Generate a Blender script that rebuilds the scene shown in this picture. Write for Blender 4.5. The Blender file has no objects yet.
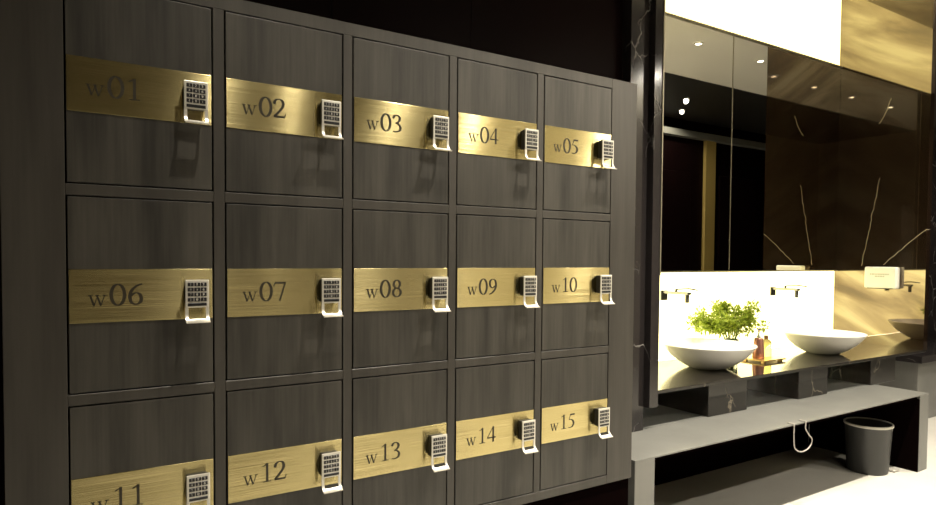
import bpy, bmesh, math, random
from mathutils import Vector, Matrix
C = bpy.context.scene.collection
sc = bpy.context.scene

# ---------------------------------------------------------------- camera
YAW, PITCH, ROLL = .569, .0326, .0075
cy_, sy_ = math.cos(YAW), math.sin(YAW)
fwd = Vector((sy_*math.cos(PITCH), cy_*math.cos(PITCH), -math.sin(PITCH)))
r0 = Vector((cy_, -sy_, 0)); u0_ = r0.cross(fwd)
rt = r0*math.cos(ROLL) + u0_*math.sin(ROLL)
up = -r0*math.sin(ROLL) + u0_*math.cos(ROLL)
cam = bpy.data.objects.new('camera', bpy.data.cameras.new('camera')); C.objects.link(cam)
M3 = Matrix((rt, up, -fwd)).transposed()
cam.matrix_world = Matrix.Translation((0, 0, 1.5)) @ M3.to_4x4()
cam.data.sensor_width = 36; cam.data.lens = 650/936*36
cam.data.shift_y = 25.6/936; cam.data.clip_start = .02
sc.camera = cam
# ---------------------------------------------------------------- world / exposure
w = bpy.data.worlds.new('world'); sc.world = w; w.use_nodes = True
w.node_tree.nodes['Background'].inputs[0].default_value = (1, .9, .75, 1)
w.node_tree.nodes['Background'].inputs[1].default_value = .01
vs = sc.view_settings
vs.view_transform = 'Standard'; vs.look = 'None'; vs.gamma = 1; vs.exposure = 0; vs.use_curve_mapping = False
CEIL = 3.90
# recessed lamps: (x, y, watts)
LAMPS = [(.80, 1.2, 240), (1.95, 1.2, 500), (2.95, 1.2, 640), (3.9, 1.2, 380), (4.95, 1.2, 380), (6.10, 1.5, 340), (7.25, 1.5, 240),
         (1.71, -1.0, 20), (3.5, -1.0, 60), (5.3, -1.0, 150), (6.6, -1.0, 120), (8.06, -.25, 50), (8.6, -.77, 40)]
WARM = (1, .92, .77)
for i, (x, y, e) in enumerate(LAMPS):
    l = bpy.data.lights.new('downlight_beam', 'SPOT'); l.energy = e; l.color = WARM
    l.spot_size = math.radians((76 if x < 1 else 88) if y > 0 else 158); l.spot_blend = .85 if y > 0 else .35; l.shadow_soft_size = .035
    o = bpy.data.objects.new('downlight_beam', l); o.location = (x, y, CEIL-.035); C.objects.link(o)

# ---------------------------------------------------------------- materials
def mat(name):
    m = bpy.data.materials.new(name); m.use_nodes = True
    nt = m.node_tree; b = nt.nodes['Principled BSDF']
    return m, nt, b
def simple(name, col, rough=.5, metal=0, spec=.5, trans=0, ior=1.5):
    m, nt, b = mat(name)
    b.inputs['Base Color'].default_value = (*col, 1); b.inputs['Roughness'].default_value = rough
    b.inputs['Metallic'].default_value = metal; b.inputs['Specular IOR Level'].default_value = spec
    b.inputs['Transmission Weight'].default_value = trans; b.inputs['IOR'].default_value = ior
    return m
def node(nt, t, **kw):
    n = nt.nodes.new(t)
    for k, v in kw.items():
        if k in ('inp',):
            for a, c in v.items(): n.inputs[a].default_value = c
        else: setattr(n, k, v)
    return n
def coords(nt, scale):
    g = node(nt, 'ShaderNodeNewGeometry'); mp = node(nt, 'ShaderNodeMapping')
    mp.inputs['Scale'].default_value = scale
    nt.links.new(g.outputs['Position'], mp.inputs['Vector'])
    return mp.outputs['Vector']
def ramp(nt, src, stops):
    r = node(nt, 'ShaderNodeValToRGB'); cr = r.color_ramp
    while len(cr.elements) < len(stops): cr.elements.new(.5)
    for e, (p, c) in zip(cr.elements, stops):
        e.position = p; e.color = (*c, 1) if len(c) == 3 else c
    nt.links.new(src, r.inputs[0]); return r.outputs[0]

def wood(name, c0, c1, rough=.45, sc_=(9, 9, .9)):
    m, nt, b = mat(name)
    n = node(nt, 'ShaderNodeTexNoise', inp={'Scale': 1.6, 'Detail': 5, 'Roughness': .6})
    nt.links.new(coords(nt, sc_), n.inputs['Vector'])
    n2 = node(nt, 'ShaderNodeTexNoise', inp={'Scale': 1.0, 'Detail': 3})
    nt.links.new(coords(nt, (120, 120, 3)), n2.inputs['Vector'])
    mx = node(nt, 'ShaderNodeMath', operation='MULTIPLY_ADD'); mx.inputs[1].default_value = .3
    nt.links.new(n2.outputs[0], mx.inputs[0]); nt.links.new(n.outputs[0], mx.inputs[2])
    nt.links.new(ramp(nt, mx.outputs[0], [(.45, c0), (.85, c1)]), b.inputs['Base Color'])
    b.inputs['Roughness'].default_value = rough
    return m
def cracks(nt, v, scale=1.7, warp=.22):
    wn = node(nt, 'ShaderNodeTexNoise', inp={'Scale': 4, 'Detail': 5, 'Roughness': .55}); nt.links.new(v, wn.inputs['Vector'])
    ad = node(nt, 'ShaderNodeVectorMath', operation='MULTIPLY_ADD'); ad.inputs[1].default_value = (warp, warp, warp)
    nt.links.new(wn.outputs[1], ad.inputs[0]); nt.links.new(v, ad.inputs[2])
    vo = node(nt, 'ShaderNodeTexVoronoi', feature='DISTANCE_TO_EDGE', inp={'Scale': scale}); nt.links.new(ad.outputs[0], vo.inputs['Vector'])
    return vo.outputs['Distance']
def marble(name, base, vein, rough=.08, scale=1.0, width=.012, spec=.5, amount=.55):
    m, nt, b = mat(name)
    v = coords(nt, (scale, scale, scale*.75))
    a = cracks(nt, v)
    line = ramp(nt, a, [(0, (1, 1, 1)), (width, (0, 0, 0))])
    mk = node(nt, 'ShaderNodeTexNoise', inp={'Scale': 2.3, 'Detail': 2}); nt.links.new(v, mk.inputs['Vector'])
    msk = ramp(nt, mk.outputs[0], [(.47, (0, 0, 0)), (.64, (amount,)*3)])
    mu = node(nt, 'ShaderNodeMath', operation='MULTIPLY'); nt.links.new(line, mu.inputs[0]); nt.links.new(msk, mu.inputs[1])
    mix = node(nt, 'ShaderNodeMix', data_type='RGBA')
    nt.links.new(mu.outputs[0], mix.inputs[0]); mix.inputs[6].default_value = (*base, 1); mix.inputs[7].default_value = (*vein, 1)
    nt.links.new(mix.outputs[2], b.inputs['Base Color'])
    b.inputs['Roughness'].default_value = rough; b.inputs['Specular IOR Level'].default_value = spec
    return m
def emitter(name, col, s):
    m, nt, b = mat(name)
    b.inputs['Base Color'].default_value = (.8, .78, .7, 1)
    b.inputs['Emission Color'].default_value = (*col, 1); b.inputs['Emission Strength'].default_value = s
    return m

WOOD = wood('grey_brown_wood', (.017, .0155, .013), (.056, .051, .0425), .45)
WOODF = wood('frame_wood', (.029, .0255, .0215), (.050, .045, .038), .45)
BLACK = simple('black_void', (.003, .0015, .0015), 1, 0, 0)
GLOSSB = simple('black_gloss', (.006, .0025, .0025), .35, 0, .02)
MARB = marble('black_marble', (.020, .017, .017), (.50, .48, .45), .12, 2.3, .014)
MARBB = marble('counter_marble', (.012, .010, .008), (.35, .3, .22), .07, 1.2, .008, .6)
STONE = wood('grey_stone', (.125, .124, .115), (.16, .158, .146), .38, (2, 2, 2))
FLOOR = wood('beige_floor', (.54, .52, .475), (.60, .58, .53), .4, (1.5, 1.5, 1.5))
CEILM = simple('ceiling_paint', (.70, .68, .62), .7)
CEILD = simple('dark_ceiling', (.012, .011, .010), .5)
SILVER = simple('satin_silver', (.72, .69, .62), .32, .45)
CHROME = simple('chrome', (.72, .72, .70), .12, 1)
KEYB = simple('black_keys', (.008, .008, .009), .4)
KEYW = simple('key_print', (.6, .58, .52), .5)
BODYB = simple('black_plastic', (.012, .011, .010), .45)
INK = simple('engraved_ink', (.022, .017, .008), .5)
CERAM = simple('white_ceramic', (.80, .79, .76), .12)
WHITEP = simple('white_plastic', (.82, .80, .72), .35)
COPPER = simple('copper', (.42, .20, .15), .3, .7)
GOLDM = simple('brass_tray', (.75, .52, .22), .3, .9)
GLASS = simple('clear_glass', (.95, .97, .93), .02, 0, .5, 1, 1.45)
AMBER = simple('pale_amber_liquid', (.95, .85, .35), .05, 0, .5, .85, 1.4)
BROWNC = simple('brown_cap', (.16, .08, .03), .4)
STEMM = simple('plant_stem', (.16, .27, .03), .5)
BINM = simple('charcoal_bin', (.026, .026, .025), .45)
BAGM = simple('white_bag', (.55, .53, .47), .5)
CABLE = simple('white_cable', (.40, .37, .34), .4)
MIRROR = simple('mirror_silver', (.80, .79, .74), .006, 1)
OPPW = wood('opposite_panel', (.10, .085, .065), (.14, .115, .09), .5)
BOUNCE_CREAM = simple('bounce_cream', (.55, .51, .43), .7)  # pale tone picked for its bounce light, wall itself out of view
GOLDW = simple('gold_leaf_pier', (.75, .55, .18), .45, .6)
TRIMM = simple('bronze_trim', (.42, .38, .28), .35, .8)
GREYP = simple('grey_print', (.45, .47, .36), .6)
PANEL_LOW = emitter('backlit_panel_low', (1, .86, .38), 4.0)
PANEL_TOP = emitter('backlit_panel_high', (1, .86, .35), 2.9)
LENS = emitter('lamp_lens', (1, .9, .7), 20)
TAPM = simple('tap_chrome', (.24, .24, .23), .3, 1)

def leafmat():
    m, nt, b = mat('leaf_green')
    n = node(nt, 'ShaderNodeTexNoise', inp={'Scale': 40, 'Detail': 2})
    nt.links.new(coords(nt, (1, 1, 1)), n.inputs['Vector'])
    nt.links.new(ramp(nt, n.outputs[0], [(.35, (.16, .25, .015)), (.68, (.46, .52, .07))]), b.inputs['Base Color'])
    b.inputs['Roughness'].default_value = .45; b.inputs['Transmission Weight'].default_value = 0
    tr = node(nt, 'ShaderNodeBsdfTranslucent'); tr.inputs[0].default_value = (.55, .66, .10, 1)
    mx = node(nt, 'ShaderNodeMixShader'); mx.inputs[0].default_value = .4
    nt.links.new(b.outputs[0], mx.inputs[1]); nt.links.new(tr.outputs[0], mx.inputs[2]); nt.links.new(mx.outputs[0], nt.nodes['Material Output'].inputs[0])
    return m
LEAF = leafmat()
def brassmat():
    m, nt, b = mat('brushed_brass')
    n = node(nt, 'ShaderNodeTexNoise', inp={'Scale': 1, 'Detail': 2})
    nt.links.new(coords(nt, (6, 6, 900)), n.inputs['Vector'])
    nt.links.new(ramp(nt, n.outputs[0], [(.3, (.53, .45, .21)), (.7, (.68, .58, .30))]), b.inputs['Base Color'])
    b.inputs['Metallic'].default_value = 1; b.inputs['Roughness'].default_value = .215
    b.inputs['Anisotropic'].default_value = 1.0
    t = node(nt, 'ShaderNodeCombineXYZ'); t.inputs[0].default_value = 0; t.inputs[2].default_value = 1
    nt.links.new(t.outputs[0], b.inputs['Tangent'])
    # horizontal brushing tips the surface up and down in fine lines
    n3 = node(nt, 'ShaderNodeTexNoise', inp={'Scale': 1, 'Detail': 0}); nt.links.new(coords(nt, (3, 3, 2600)), n3.inputs['Vector'])
    k = node(nt, 'ShaderNodeMath', operation='MULTIPLY_ADD'); k.inputs[1].default_value = .8; k.inputs[2].default_value = -.4
    nt.links.new(n3.outputs[0], k.inputs[0])
    cz = node(nt, 'ShaderNodeCombineXYZ'); nt.links.new(k.outputs[0], cz.inputs[2])
    ge = node(nt, 'ShaderNodeNewGeometry'); ad = node(nt, 'ShaderNodeVectorMath', operation='ADD')
    nt.links.new(ge.outputs['Normal'], ad.inputs[0]); nt.links.new(cz.outputs[0], ad.inputs[1])
    nm = node(nt, 'ShaderNodeVectorMath', operation='NORMALIZE'); nt.links.new(ad.outputs[0], nm.inputs[0])
    nt.links.new(nm.outputs[0], b.inputs['Normal'])
    return m
BRASS = brassmat()
VEINS = [(2.80, 2.20, 2.93, 1.45, .0022), (2.44, 1.75, 2.76, 1.46, .0022), (2.72, 2.86, 2.82, 2.66, .003)]
def polished():
    """dark brown stone polished to a bronze reflection, with drifting veins"""
    m, nt, b = mat('polished_brown_stone')
    b.inputs['Base Color'].default_value = (.018, .011, .006, 1); b.inputs['Roughness'].default_value = .05
    g0 = node(nt, 'ShaderNodeNewGeometry'); mp0 = node(nt, 'ShaderNodeMapping'); mp0.vector_type = 'TEXTURE'
    mp0.inputs['Rotation'].default_value = (math.radians(28), 0, 0); mp0.inputs['Scale'].default_value = (1, 1.5, .33)
    nt.links.new(g0.outputs['Position'], mp0.inputs['Vector']); v = mp0.outputs['Vector']
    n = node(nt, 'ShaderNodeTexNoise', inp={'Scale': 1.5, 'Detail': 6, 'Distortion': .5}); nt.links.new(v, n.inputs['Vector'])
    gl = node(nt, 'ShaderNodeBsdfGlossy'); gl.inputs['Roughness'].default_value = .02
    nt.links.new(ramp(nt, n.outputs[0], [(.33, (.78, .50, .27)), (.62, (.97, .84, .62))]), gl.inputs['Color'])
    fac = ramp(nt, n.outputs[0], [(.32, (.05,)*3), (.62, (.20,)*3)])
    mx = node(nt, 'ShaderNodeMixShader'); nt.links.new(fac, mx.inputs[0])
    # fine pale veins on the stone itself
    g = node(nt, 'ShaderNodeNewGeometry'); sp = node(nt, 'ShaderNodeSeparateXYZ'); nt.links.new(g.outputs['Position'], sp.inputs[0])
    wob = node(nt, 'ShaderNodeTexNoise', inp={'Scale': 9, 'Detail': 4}); nt.links.new(g.outputs['Position'], wob.inputs['Vector'])
    def mth(op, a, bb, c=None):
        n_ = node(nt, 'ShaderNodeMath', operation=op)
        for k_, q in enumerate((a, bb, c)):
            if q is None: continue
            if isinstance(q, (int, float)): n_.inputs[k_].default_value = q
            else: nt.links.new(q, n_.inputs[k_])
        return n_.outputs[0]
    total = None
    for (y0, z0, y1, z1, wd) in VEINS:
        k_ = (y1-y0)/(z1-z0)
        cen = mth('MULTIPLY_ADD', sp.outputs[2], k_, y0-k_*z0)
        cen = mth('MULTIPLY_ADD', wob.outputs[0], .05, mth('SUBTRACT', cen, .025))
        d = mth('ABSOLUTE', mth('SUBTRACT', sp.outputs[1], cen), 0)
        ln = mth('MULTIPLY', mth('LESS_THAN', d, wd*math.sqrt(1+k_*k_)), mth('MULTIPLY', mth('GREATER_THAN', sp.outputs[2], min(z0, z1)), mth('LESS_THAN', sp.outputs[2], max(z0, z1))))
        total = ln if total is None else mth('MAXIMUM', total, ln)
    vm = node(nt, 'ShaderNodeMix', data_type='RGBA'); nt.links.new(total, vm.inputs[0])
    vm.inputs[6].default_value = (.012, .007, .004, 1); vm.inputs[7].default_value = (.42, .36, .25, 1)
    nt.links.new(vm.outputs[2], b.inputs['Base Color'])
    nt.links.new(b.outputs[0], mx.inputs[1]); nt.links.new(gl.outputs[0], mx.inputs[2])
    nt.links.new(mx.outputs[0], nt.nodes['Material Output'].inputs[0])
    return m
POLI = polished()

# ---------------------------------------------------------------- mesh helpers
def bx(bm, x0, x1, y0, y1, z0, z1, bev=0, mi=0, seg=2):
    r = bmesh.ops.create_cube(bm, size=1)
    vs_ = r['verts']
    for v in vs_:
        v.co = Vector((x0+(v.co.x+.5)*(x1-x0), y0+(v.co.y+.5)*(y1-y0), z0+(v.co.z+.5)*(z1-z0)))
    fs = {f for v in vs_ for f in v.link_faces}
    for f in fs: f.material_index = mi
    if bev:
        es = list({e for v in vs_ for e in v.link_edges})
        g = bmesh.ops.bevel(bm, geom=es, offset=bev, segments=seg, affect='EDGES', profile=.5)
        for f in g['faces']: f.material_index = mi
def lathe(bm, prof, cx=0, cy=0, n=48, sx=1, sy=1, mi=0, close=False):
    rings = []
    for r, z in prof:
        if r < 1e-5: rings.append([bm.verts.new((cx, cy, z))])
        else: rings.append([bm.verts.new((cx+r*sx*math.cos(2*math.pi*k/n), cy+r*sy*math.sin(2*math.pi*k/n), z)) for k in range(n)])
    for a, b in zip(rings, rings[1:]):
        for k in range(n):
            k2 = (k+1) % n
            if len(a) == 1 and len(b) == 1: continue
            if len(a) == 1: f = bm.faces.new((a[0], b[k2], b[k]))
            elif len(b) == 1: f = bm.faces.new((a[k], a[k2], b[0]))
            else: f = bm.faces.new((a[k], a[k2], b[k2], b[k]))
            f.smooth = True; f.material_index = mi
def tube(bm, pts, r, n=8, mi=0, taper=None):
    pts = [Vector(p) for p in pts]; rings = []
    for i, p in enumerate(pts):
        d = (pts[min(i+1, len(pts)-1)]-pts[max(i-1, 0)]).normalized()
        a = d.cross(Vector((0, 0, 1)))
        if a.length < 1e-3: a = d.cross(Vector((1, 0, 0)))
        a.normalize(); b = d.cross(a)
        rr = r if taper is None else r*(1+(taper-1)*i/(len(pts)-1))
        rings.append([bm.verts.new(p+rr*(a*math.cos(2*math.pi*k/n)+b*math.sin(2*math.pi*k/n))) for k in range(n)])
    for A, B in zip(rings, rings[1:]):
        for k in range(n):
            f = bm.faces.new((A[k], A[(k+1) % n], B[(k+1) % n], B[k])); f.smooth = True; f.material_index = mi
    for R in (rings[0], rings[-1]):
        f = bm.faces.new(R); f.material_index = mi
def curve_pts(pts, n=8):
    P = [Vector(p) for p in pts]; P = [2*P[0]-P[1]]+P+[2*P[-1]-P[-2]]; out = []
    for i in range(1, len(P)-2):
        for k in range(n):
            t = k/n
            out.append(.5*((2*P[i])+(P[i+1]-P[i-1])*t+(2*P[i-1]-5*P[i]+4*P[i+1]-P[i+2])*t*t+(3*P[i]-P[i-1]-3*P[i+1]+P[i+2])*t**3))
    out.append(P[-2]); return out
def obj(name, bm, mats, parent=None, loc=None):
    bmesh.ops.recalc_face_normals(bm, faces=bm.faces)
    me = bpy.data.meshes.new(name); bm.to_mesh(me); bm.free()
    for m in (mats if isinstance(mats, (list, tuple)) else [mats]): me.materials.append(m)
    o = bpy.data.objects.new(name, me); C.objects.link(o)
    if parent: o.parent = parent
    if loc: o.location = loc
    return o
def tag(o, label, cat, group=None):
    o['label'] = label; o['category'] = cat
    if group: o['group'] = group
    return o
def thing(name, label, cat, loc=(0, 0, 0), group=None):
    o = bpy.data.objects.new(name, None); C.objects.link(o); o.location = loc; o.empty_display_size = .1
    return tag(o, label, cat, group)
def box(name, x0, x1, y0, y1, z0, z1, m, parent=None, bev=0, loc=None):
    bm = bmesh.new(); bx(bm, x0, x1, y0, y1, z0, z1, bev); return obj(name, bm, m, parent, loc)
def struct(name, x0, x1, y0, y1, z0, z1, m, bev=0):
    o = box(name, x0, x1, y0, y1, z0, z1, m, None, bev); o['kind'] = 'structure'; return o

# ---------------------------------------------------------------- the room
XL, XR, YF, YB = -1.6, 13.6, -1.25, 3.35
struct('floor', XL, XR, YF, YB+.1, -.08, 0, FLOOR)
struct('ceiling', XL, XR, .53, YB+.1, CEIL, CEIL+.08, CEILM)
struct('ceiling_dark', XL, XR, YF, .53, CEIL, CEIL+.08, CEILD)
struct('wall_back', 2.2, XR, YB, YB+.1, 0, CEIL, MARB)
struct('wall_left', XL-.1, XL, YF, YB, 0, CEIL, OPPW)
struct('wall_right', XR, XR+.1, YF, YB, 0, CEIL, GLOSSB)
struct('wall_front', XL, 3.3, YF-.1, YF, 0, CEIL, OPPW)
struct('wall_front_bounce', 3.3, 6.9, YF-.1, YF, 0, CEIL, BOUNCE_CREAM)  # unseen stretch of opposite wall, made pale to bounce fill under the counter
bm = bmesh.new(); bx(bm, 6.9, XR, YF-.1, YF, 0, CEIL)
for x0, x1 in ((7.5, 9.4), (10.2, 11.4), (11.8, 12.9)): bx(bm, x0, x1, YF, YF+.05, 0, 3.0, .01)
o = obj('wall_front_dark', bm, GLOSSB); o['kind'] = 'structure'
struct('trim_1', 9.78, 10.05, YF, YF+.06, 0, CEIL-.28, GOLDW)
struct('trim_2', 7.0, XR, YF, YF+.12, CEIL-.31, CEIL-.2, simple('grey_beam', (.16, .16, .14), .4))
# dark wall over the locker bank, panels with fine joints
bm = bmesh.new()
for a, b in ((XL, -.5), (-.497, .96), (.963, 1.63), (1.633, 2.739)): bx(bm, a, b, 2.54, 2.59, 2.25, CEIL)
bx(bm, XL, -.11, 2.54, 2.59, 0, 2.25)
o = obj('wall_over_lockers', bm, GLOSSB); o['kind'] = 'structure'
struct('trim_3', -.06, 2.119, 1.995, 2.44, 0, .54, BLACK)          # recessed plinth under the lockers
# vanity niche: counter front at VF, mirror plane at VM, counter top at VZ
VF, VM, VZ, VL, VR = 2.44, 3.15, .77, 2.807, 5.95
MB, MT = 1.408, 3.21
struct('wall_niche_left', 2.74, VL, VF-.005, VM+.01, .68, CEIL, MARB)
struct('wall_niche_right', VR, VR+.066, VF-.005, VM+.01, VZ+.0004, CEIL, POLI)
struct('wall_pier_left', 2.60, 2.738, 2.475, 2.56, .551, CEIL, MARB)
struct('trim_4', VL-.006, VL+.001, VF-.010, VF-.005, MB, CEIL, TRIMM)
struct('trim_5', VL, VR, VM-.015, VM+.01, MB-.009, MB, TRIMM)
struct('trim_6', VL, VR, VM-.015, VM+.01, MT, MT+.01, TRIMM)
struct('trim_7', 4.408, 4.415, VM-.0025, VM-.0001, MB, MT, TRIMM)

# ---------------------------------------------------------------- ceiling lamps
for i, (x, y, e) in enumerate(LAMPS):
    t = thing('ceiling_downlight', 'round recessed ceiling downlight over the aisle, seen only by reflection', 'downlight', (x, y, CEIL), 'ceiling downlights')
    bm = bmesh.new(); lathe(bm, [(.036, -.004), (.036, -.012), (.052, -.010), (.054, -.0005)], n=28)
    obj('trim_ring', bm, SILVER, t)
    bm = bmesh.new(); lathe(bm, [(0, -.006), (.0355, -.006), (.0355, -.002), (0, -.002)], n=28)
    obj('lamp_lens', bm, LENS, t)

# ---------------------------------------------------------------- locker bank
U0, W, G, ZT, H, GV, DL = .032, .3605, .0351, 2.2055, .52, .0337, 1.984
GAP = .0022
CL, CR, CB, CT = -.107, 2.125, .54, 2.247
bank = thing('locker_bank_frame', 'dark grey-brown wooden carcass framing fifteen numbered lockers on a recessed black plinth', 'locker cabinet', (0, DL, CB))
def P(name, x0, x1, y0, y1, z0, z1, m, bev=0): return box(name, x0, x1, y0-DL, y1-DL, z0-CB, z1-CB, m, bank, bev)
bm = bmesh.new()
def fb(x0, x1, z0, z1): bx(bm, x0, x1, 0, .022, z0-CB, z1-CB, .0012, seg=1)
xs = [U0+c*(W+G) for c in range(5)]; zs = [ZT-r*(H+GV) for r in range(3)]
fb(CL, U0-GAP, CB, CT); fb(xs[4]+W+GAP, CR, CB, CT)
for c in range(4): fb(xs[c]+W+GAP, xs[c+1]-GAP, zs[2]-H-GAP, zs[0]+GAP)
fb(U0-GAP, xs[4]+W+GAP, zs[0]+GAP, CT); fb(U0-GAP, xs[4]+W+GAP, CB, zs[2]-H-GAP)
for r in range(2):
    for c in range(5): fb(xs[c]-GAP, xs[c]+W+GAP, zs[r+1]+GAP, zs[r]-H-GAP)
obj('face_frame', bm, WOODF, bank)
P('side_panel', CL, CL+.02, DL+.022, 2.45, CB, CT, WOODF); P('side_panel', CR-.02, CR, DL+.022, 2.45, CB, CT, WOODF)
P('top_panel', CL+.02, CR-.02, DL+.022, 2.45, CT-.02, CT, WOODF); P('bottom_panel', CL+.02, CR-.02, DL+.022, 2.45, CB, CB+.012, WOODF)
P('back_panel', CL+.02, CR-.02, 2.44, 2.45, CB+.012, CT-.02, BLACK)

# --- engraved lettering, drawn as pen strokes with thick stems and thin joins
def ell(cx, cy, rx, ry, n=36): return [(cx+rx*math.sin(2*math.pi*k/n), cy+ry*math.cos(2*math.pi*k/n)) for k in range(n+1)]
def sm(*p): return [(v.x, v.y) for v in curve_pts([(a, b, 0) for a, b in p], 6)]
S6 = sm((.43, .665), (.28, .6), (.14, .46), (.085, .27), (.13, .08), (.26, .014), (.38, .08), (.41, .21), (.36, .34), (.25, .38), (.12, .30))
GLY = {
 '0': [(ell(.25, .33, .185, .33), None)],
 '1': [([(.11, .57), (.19, .6), (.27, .665)], .03), ([(.27, .67), (.27, .015)], .085), ([(.12, .013), (.41, .013)], .028)],
 '2': [(sm((.045, .47), (.09, .6), (.2, .655), (.32, .62), (.365, .5), (.33, .37), (.2, .2), (.05, .04)), None), ([(.035, .034), (.42, .034)], .068), ([(.41, .03), (.455, .16)], .03)],
 '3': [(sm((.06, .53), (.12, .63), (.22, .66), (.33, .6), (.345, .5), (.28, .4), (.16, .345)), None), (sm((.16, .345), (.29, .32), (.375, .21), (.34, .08), (.2, .018), (.06, .03)), None)],
 '4': [([(.335, .665), (.03, .2)], .032), ([(.025, .19), (.47, .19)], .055), ([(.335, .672), (.335, 0)], .085)],
 '5': [([(.165, .63), (.43, .63)], .07), ([(.175, .63), (.09, .4)], .03), (sm((.09, .4), (.2, .4), (.33, .32), (.375, .2), (.31, .07), (.18, .018), (.05, .03)), None)],
 '6': [(S6, None)],
 '7': [([(.05, .63), (.445, .63)], .066), ([(.43, .64), (.23, -.01)], .06), ([(.06, .62), (.02, .5)], .03)],
 '8': [(ell(.25, .505, .135, .155), None), (ell(.25, .175, .165, .17), None)],
 '9': [([(.5-x, .66-y) for x, y in S6], None)],
 'w': [([(.08, .44), (.23, 0)], .075), ([(.23, 0), (.37, .43)], .03), ([(.34, .44), (.49, 0)], .075), ([(.49, 0), (.645, .44)], .03),
       ([(.0, .437), (.19, .437)], .026), ([(.27, .437), (.44, .437)], .026), ([(.56, .437), (.72, .437)], .026)],
}
def glyph(bm, ch, x, z, size, y, t=.0005, sx=1, thick=.1, thin=.03, mi=0):
    for pts, wd in GLY[ch]:
        L = []
        for i, p in enumerate(pts):
            a = pts[max(i-1, 0)]; b = pts[min(i+1, len(pts)-1)]
            if len(pts) > 20 and i in (0, len(pts)-1) and pts[0] == pts[-1]: a, b = pts[-2], pts[1]
            dx, dz = b[0]-a[0], b[1]-a[1]; l = math.hypot(dx, dz) or 1
            ww = wd if wd else thin+(thick-thin)*(abs(dz)/l)**1.3
            nx, nz = -dz/l*ww/2, dx/l*ww/2
            q = []
            for s in (1, -1):
                for yy in (y, y-t):
                    q.append(bm.verts.new((x+(p[0]+s*nx)*size*sx, yy, z+(p[1]+s*nz)*size)))
            L.append(q)
        for A, B in zip(L, L[1:]):
            for k, j in ((1, 3), (3, 2), (0, 1)):
                f = bm.faces.new((A[k], A[j], B[j], B[k])); f.material_index = mi

# --- one locker (origin: bottom left corner of the door, on the door face)
LAB = {}
def make_locker():
    t = thing('locker', 'x', 'locker', (0, 0, 0), 'numbered lockers in the wooden bank')
    g = .0022
    bm = bmesh.new()                                   # carcass of the compartment, open at the front
    x0, x1, z0, z1, y0, y1, th = .001, W-.001, .001, H-.001, .024, .44, .004
    bx(bm, x0, x0+th, y0, y1, z0, z1); bx(bm, x1-th, x1, y0, y1, z0, z1)
    bx(bm, x0+th, x1-th, y0, y1, z0, z0+th); bx(bm, x0+th, x1-th, y0, y1, z1-th, z1)
    bx(bm, x0+th, x1-th, y1-th, y1, z0+th, z1-th)
    obj('compartment', bm, BLACK, t)
    box('door', g, W-g, 0, .02, g, H-g, WOOD, t, .0012)
    pl = box('number_plate', g+.001, W-g-.001, -.0022, 0, H-.334, H-.192, BRASS, t, .0006)
    # electronic lock
    zt, zm, zb = H-.222, H-.300, H-.341; xa, xb = .2795, .3425; yf = -.034
    bm = bmesh.new(); bx(bm, xa+.004, xb-.004, yf+.004, -.0022, zm+.002, zt-.002, .004); lk = obj('electronic_lock', bm, BODYB, t)
    bm = bmesh.new()                                   # silver faceplate with two rails running down into the pull
    bx(bm, xa, xb, yf, yf+.005, zm, zt, .0018)
    o = obj('faceplate', bm, SILVER, lk)
    bm = bmesh.new()
    kw, kh = .0155, .0105
    for r in range(4):
        for c in range(3):
            kx = xa+.0065+c*(kw+.0016); kz = zt-.0075-r*.0142
            bx(bm, kx, kx+kw, yf-.0016, yf+.001, kz-kh, kz, .0008, 0, 1)
            ch = '123456789101'[r*3+c]
            if r == 3: ch = '101'[c] if c != 1 else '0'
            glyph(bm, ch, kx+.0048, kz-kh+.0022, .0095, yf-.0016, .0003, 1, .13, .1, 1)
    bx(bm, xa+.0065, xb-.0065, yf-.0016, yf+.001, zt-.0735, zt-.0652, .0008, 0, 1)
    obj('keypad', bm, [KEYB, KEYW], lk)
    bm = bmesh.new()                                   # pull: U shaped loop curling outwards
    prof = [(yf+.003, zm+.003), (yf+.003, zm-.012), (yf+.002, zm-.022), (yf-.003, zm-.031), (yf-.010, zm-.0375), (yf-.020, zb)]
    cp = curve_pts([(0, y, z) for y, z in prof], 4)
    def strap(x0, x1, pts, th=.003):
        R_ = []
        for i, p in enumerate(pts):
            d = (pts[min(i+1, len(pts)-1)]-pts[max(i-1, 0)]).normalized(); n_ = Vector((0, -d.z, d.y))*th/2
            R_.append([bm.verts.new((x, p.y+s_*n_.y, p.z+s_*n_.z)) for x, s_ in ((x0, 1), (x1, 1), (x1, -1), (x0, -1))])
        for A, B_ in zip(R_, R_[1:]):
            for k in range(4): bm.faces.new((A[k], A[(k+1) % 4], B_[(k+1) % 4], B_[k]))
        bm.faces.new(R_[0]); bm.faces.new(R_[-1])
    strap(xa, xa+.0085, cp); strap(xb-.0085, xb, cp); strap(xa+.0085, xb-.0085, cp[-8:])
    obj('pull_handle', bm, SILVER, lk)
    return t
proto = make_locker()
def copy_tree(o, parent=None):
    c = o.copy(); C.objects.link(c)
    if parent: c.parent = parent
    for ch in o.children: copy_tree(ch, c)
    return c
roots = [proto]+[copy_tree(proto) for _ in range(14)]
WHERE = ['dim top left corner of the bank', 'in the top row with a bright band of light', 'in the middle of the top row', 'top row, second from right', 'in the top right corner of the bank',
         'at the left end of the middle row', 'in the middle row with a bright stripe', 'in the very centre of the bank', 'middle row, second from right', 'at the right end of the middle row',
         'cut by the frame at the bottom left', 'in the bottom row beside locker 11', 'in the middle of the bottom row', 'in the bottom row beside locker 15', 'in the bottom right corner of the bank']
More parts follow.
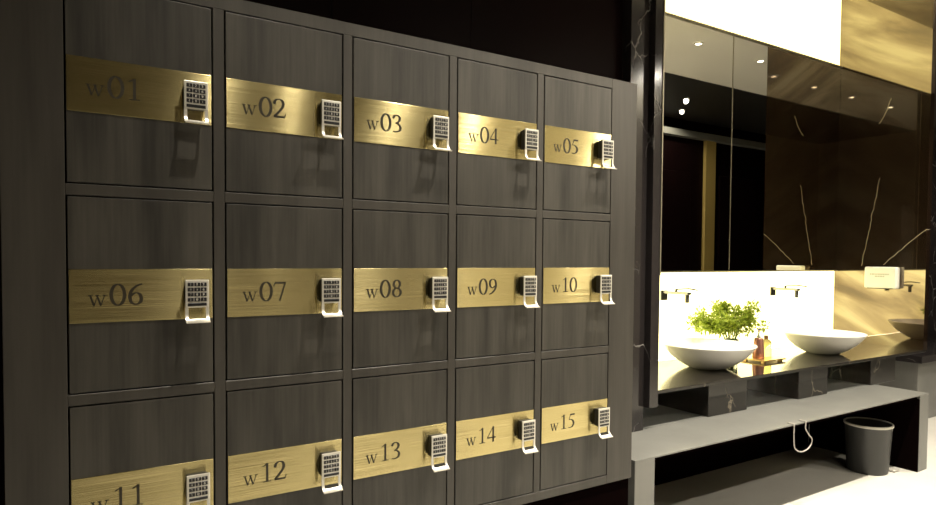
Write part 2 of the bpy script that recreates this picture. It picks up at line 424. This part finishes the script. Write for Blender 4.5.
for i, t in enumerate(roots):
    r, c = divmod(i, 5)
    t.location = (xs[c], DL, zs[r]-H)
    num = '%02d' % (i+1)
    t['label'] = 'wood locker with brass plate w%s, %s' % (num, WHERE[i])
    pl = [k for k in t.children if k.name.startswith('number_plate')][0]
    bm = bmesh.new(); zb = H-.289
    glyph(bm, 'w', .046, zb, .0635, -.0022, sx=.95)
    glyph(bm, num[0], .0945, zb, .0855, -.0022); glyph(bm, num[1], .0945+.0855*.5, zb, .0855, -.0022)
    obj('number_lettering', bm, INK, pl)

# ---------------------------------------------------------------- vanity: bench, blocks, counter
bench = thing('bench', 'long grey stone waterfall bench with two slab legs below the wash counter', 'bench', (3.78, 2.116, 0))
def B(name, x0, x1, y0, y1, z0, z1, m, bev=.002): return box(name, x0-3.78, x1-3.78, y0-2.116, y1-2.116, z0, z1, m, bench, bev)
bm = bmesh.new()
bx(bm, 2.29-3.78, 5.281-3.78, 0, 2.504-2.116, .542, .55, .0015); bx(bm, 2.29-3.78, 5.281-3.78, 2.512-2.116, 3.34-2.116, .542, .55, .0015)
obj('seat_slab', bm, STONE, bench)
B('leg', 2.29, 2.426, 2.116, 2.90, 0, .542, STONE); B('leg', 5.150, 5.281, 2.116, 2.90, 0, .542, STONE)
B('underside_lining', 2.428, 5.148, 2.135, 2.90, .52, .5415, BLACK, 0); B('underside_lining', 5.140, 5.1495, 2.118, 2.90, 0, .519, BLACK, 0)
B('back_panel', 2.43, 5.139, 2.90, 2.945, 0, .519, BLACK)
for a, b, lab in ((3.30, 3.68, 'black marble block under the counter below the plant and left basin'), (4.25, 4.61, 'black marble block under the counter, below the right basin'), (5.21, 5.59, 'black marble block under the right end of the counter')):
    o = box('marble_block', a-(a+b)/2, b-(a+b)/2, 2.478-2.7, 3.15-2.7, 0, VZ-.0205-.551, MARBB, None, .003, ((a+b)/2, 2.7, .551)); tag(o, lab, 'support block', 'marble blocks holding the counter')
o = box('wash_counter', VL+.002-4.2, VR+.06-4.2, VF-2.4, VM+.0115-2.4, 0, .02, MARBB, None, .002, (4.2, 2.4, VZ-.02))
tag(o, 'thin glossy dark marble counter carrying both white basins', 'counter')
hw = (VR-VL)/2-.001
o = box('light_panel', -hw, hw, 0, .02, 0, MB-VZ-.011, PANEL_LOW, None, 0, ((VL+VR)/2, VM+.012, VZ+.001)); tag(o, 'glowing pale yellow backlit panel behind the taps, between counter and mirror', 'light panel')
o = box('light_panel', -hw, hw, 0, .02, 0, CEIL-MT-.011, PANEL_TOP, None, 0, ((VL+VR)/2, VM+.012, MT+.0105)); tag(o, 'glowing pale yellow backlit panel above the mirror up to the ceiling', 'light panel')
for a, b, lab in ((VL+.002, 4.408, 'left mirror sheet over the first basin, next to the marble pillar'), (4.415, VR-.002, 'right mirror sheet over the second basin, reflecting brown stone')):
    o = box('wall_mirror', -(b-a)/2, (b-a)/2, -.01, 0, 0, MT-MB-.001, MIRROR, None, .0008, ((a+b)/2, VM+.01, MB+.0005)); tag(o, lab, 'mirror', 'mirror sheets above the counter')

t = struct('led_strip', 2.95, 5.55, 3.30, 3.33, .715, .74, emitter('strip_diffuser', (1, .95, .82), 4))  # unseen LED strip under the rear of the counter, lights the bench top
l = bpy.data.lights.new('strip_light', 'AREA'); l.shape = 'RECTANGLE'; l.size = 2.6; l.size_y = .02; l.energy = 70; l.color = (1, .95, .84)
o = bpy.data.objects.new('strip_light', l); o.location = (4.25, 3.292, .7275); o.rotation_euler = (math.radians(70), 0, 0); C.objects.link(o)
# basins
def basin(loc, r, lab):
    t = thing('wash_basin', lab, 'basin', loc, 'white vessel basins on the counter')
    out = [(0, 0), (.095, 0), (.105, .004), (.125, .014), (.165, .038), (.205, .07), (.235, .103), (.252, .128), (.258, .136), (.2575, .140), (.253, .139)]
    inn = [(.243, .128), (.215, .095), (.17, .058), (.11, .032), (.05, .022), (.02, .020), (0, .020)]
    k = r/.258; kz = 1.15
    bm = bmesh.new(); lathe(bm, [(a*k, z*kz) for a, z in out+inn], n=72); obj('bowl', bm, CERAM, t)
    bm = bmesh.new(); lathe(bm, [(0, .0225), (.022, .0225), (.024, .0205), (.024, .0195)], n=24); obj('drain', bm, CHROME, t)
basin((3.70, 2.79, VZ), .303, 'white vessel basin at the left end of the counter, in front of the green plant')
basin((5.08, 2.775, VZ), .298, 'white vessel basin at the right, beside the brown stone side wall')

# taps
def tap(u, lab):
    t = thing('wall_tap', lab, 'tap', (u, VM+.011, 1.252), 'wall mounted taps'); t.scale = (1.15,)*3
    bm = bmesh.new(); bx(bm, -.03, .03, -.012, 0, -.045, .018, .003); obj('wall_plate', bm, TAPM, t)
    bm = bmesh.new(); bx(bm, -.016, .016, -.20, -.012, -.002, .014, .003); obj('spout', bm, TAPM, t)
    bm = bmesh.new(); lathe(bm, [(0, -.05), (.011, -.05), (.0125, -.046), (.0125, -.002)], 0, -.182, 20); obj('nozzle', bm, simple('dark_chrome', (.12, .12, .11), .3, .8), t)
    bm = bmesh.new(); tube(bm, [(0, -.10, .012), (0, -.10, .03)], .008, 12); tube(bm, [(0, -.10, .028), (0, -.19, .036), (0, -.255, .03)], .0045, 10); obj('lever', bm, TAPM, t)
tap(3.68, 'chrome wall tap over the left basin')
tap(5.00, 'chrome wall tap over the right basin')

# plant in glass vase
random.seed(5)
pc = (4.22, 2.98, VZ)
t = thing('potted_plant', 'feathery yellow-green plant in a small glass vase between the basins', 'plant', pc); t.scale = (1.15,)*3
bm = bmesh.new()
lathe(bm, [(0, 0), (.036, 0), (.040, .004), (.037, .05), (.043, .12), (.040, .12), (.034, .05), (.035, .010), (0, .010)], n=32); obj('vase', bm, GLASS, t)
sb = bmesh.new(); lb = bmesh.new()
def leaflet(bm, p, d, l, wd, nrm):
    d = d.normalized(); s = d.cross(nrm).normalized(); n = s.cross(d)
    a = bm.verts.new(p); m1 = bm.verts.new(p+d*l*.45+s*wd); m2 = bm.verts.new(p+d*l*.45-s*wd); c = bm.verts.new(p+d*l*.5+n*wd*.35); e = bm.verts.new(p+d*l-n*wd*.4)
    for q in ((a, m1, c), (a, c, m2), (m1, e, c), (c, e, m2)): bm.faces.new(q)
tips = []
for k in range(46):
    g = random.random()
    if g < .30: tx, tz = random.uniform(-.36, -.2), random.uniform(.19, .27)
    elif g < .68: tx, tz = random.uniform(-.26, .02), random.uniform(.26, .36)
    else: tx, tz = random.uniform(.02, .20), random.uniform(.18, .355)
    tips.append((tx*.88-.01, random.uniform(-.14, .1), tz))
for tx, ty, tz in tips:
    b0 = Vector((random.uniform(-.015, .015), random.uniform(-.015, .015), .02))
    tip = Vector((tx, ty, tz)); mid = b0.lerp(tip, .5)+Vector((0, 0, .05+.05*random.random()))
    mid.x *= .8
    pts = curve_pts([b0, mid*.55+b0*.2+Vector((0, 0, .03)), mid, tip], 7)
    tube(sb, pts, .0016, 5, taper=.5)
    n = len(pts)
    for i in range(int(n*.6), n):
        p = pts[i]
        for _ in range(5 if i < n-3 else 15):
            dd = Vector((random.gauss(0, 1), random.gauss(0, 1), random.gauss(.1, .8)))
            leaflet(lb, p+dd.normalized()*random.uniform(0, .022), dd, random.uniform(.022, .042), random.uniform(.005, .009), Vector((random.uniform(-.5, .5), random.uniform(-.5, .5), 1)))
obj('stems', sb, STEMM, t); o = obj('foliage', lb, LEAF, t)

# tray with bottles
tc = (4.31, 2.785, VZ)
bm = bmesh.new(); bx(bm, -.13, .13, -.098, .098, .010, .020, .003)
for fx in (-.1, .1):
    for fy in (-.07, .07): bx(bm, fx-.012, fx+.012, fy-.012, fy+.012, 0, .0105)
tag(obj('tray', bm, GOLDM, None, tc), 'square brass tray between the two basins', 'tray')
t = thing('soap_dispenser', 'copper soap dispenser with pump on the brass tray', 'soap dispenser', (4.265, 2.79, VZ+.0205)); t.scale = (1.15,)*3
bm = bmesh.new(); lathe(bm, [(0, 0), (.034, 0), (.036, .003), (.033, .05), (.027, .118), (.024, .126), (0, .126)], n=32); obj('bottle', bm, COPPER, t)
bm = bmesh.new(); lathe(bm, [(.012, .126), (.012, .140), (.006, .142), (.006, .172), (.013, .174), (.013, .184), (0, .185)], n=20); tube(bm, [(0, 0, .179), (-.015, -.03, .179), (-.017, -.036, .170)], .004, 8); obj('pump', bm, CHROME, t)
t = thing('glass_bottle', 'clear pale yellow glass bottle with brown cap on the brass tray', 'bottle', (4.385, 2.81, VZ+.0205)); t.scale = (1.15,)*3
bm = bmesh.new(); lathe(bm, [(0, 0), (.031, 0), (.033, .003), (.033, .09), (.026, .104), (.011, .110), (.011, .118), (0, .118)], n=32); obj('bottle', bm, AMBER, t)
bm = bmesh.new(); lathe(bm, [(.0135, .112), (.0135, .132), (.012, .134), (0, .134)], n=20); obj('cap', bm, BROWNC, t)

# paper dispenser on the side wall
t = thing('paper_dispenser', 'white paper towel dispenser box on the brown stone side wall', 'towel dispenser', (VR-.0005, 2.745, 1.262))
bm = bmesh.new(); bx(bm, -.075, 0, -.125, .125, 0, .18, .012, seg=3); obj('casing', bm, WHITEP, t)
bm = bmesh.new(); bx(bm, -.070, -.02, -.10, .10, -.004, .002, .0005); obj('paper_slot', bm, BODYB, t)
bm = bmesh.new(); random.seed(3)
for zz, a, b in ((.118, -.07, .07), (.100, -.035, .03)):
    y = a
    while y < b:
        l = random.uniform(.008, .018); bx(bm, -.0757, -.0748, y, y+l, zz-.005, zz+.005); y += l+.005
obj('printed_mark', bm, GREYP, t)

# waste bin
t = thing('waste_bin', 'charcoal pedal bin with white bag rim under the right end of the bench', 'bin', (4.885, 2.33, 0))
bm = bmesh.new(); lathe(bm, [(0, 0), (.125, 0), (.128, .006), (.130, .02), (.148, .325), (.152, .33), (.152, .338), (.142, .338), (.125, .03), (0, .03)], n=56); obj('body', bm, BINM, t)
bm = bmesh.new(); lathe(bm, [(.150, .328), (.1545, .330), (.155, .342), (.150, .346), (.145, .345), (.1435, .335)], n=56); obj('bin_liner', bm, BAGM, t)
bm = bmesh.new(); bx(bm, .10, .175, -.135, -.075, .006, .016, .003); obj('pedal', bm, SILVER, t)

# cable hanging from the bench
bm = bmesh.new()
tube(bm, curve_pts([(3.58, 2.150, .5545), (3.58, 2.120, .5545), (3.58, 2.109, .5535), (3.58, 2.1085, .53), (3.58, 2.108, .47), (3.60, 2.112, .41), (3.68, 2.12, .375), (3.77, 2.125, .385), (3.79, 2.12, .43), (3.74, 2.112, .47), (3.70, 2.109, .51), (3.70, 2.1085, .54), (3.70, 2.109, .5535), (3.70, 2.120, .5545), (3.70, 2.150, .5545)], 6), .0035, 8)
tag(obj('cable', bm, CABLE), 'thin pale cable looping down beneath the front of the bench', 'cable')

# ledge beyond the vanity
t = thing('stone_ledge', 'grey stone ledge seen past the right end of the counter', 'ledge', (7.7, 2.85, 0))
box('ledge_base', -.95, .95, -.05, .34, 0, .55, STONE, t, .004); box('ledge_top', -1.0, 1.0, -.1, .345, .551, .62, MARB, t, .003)
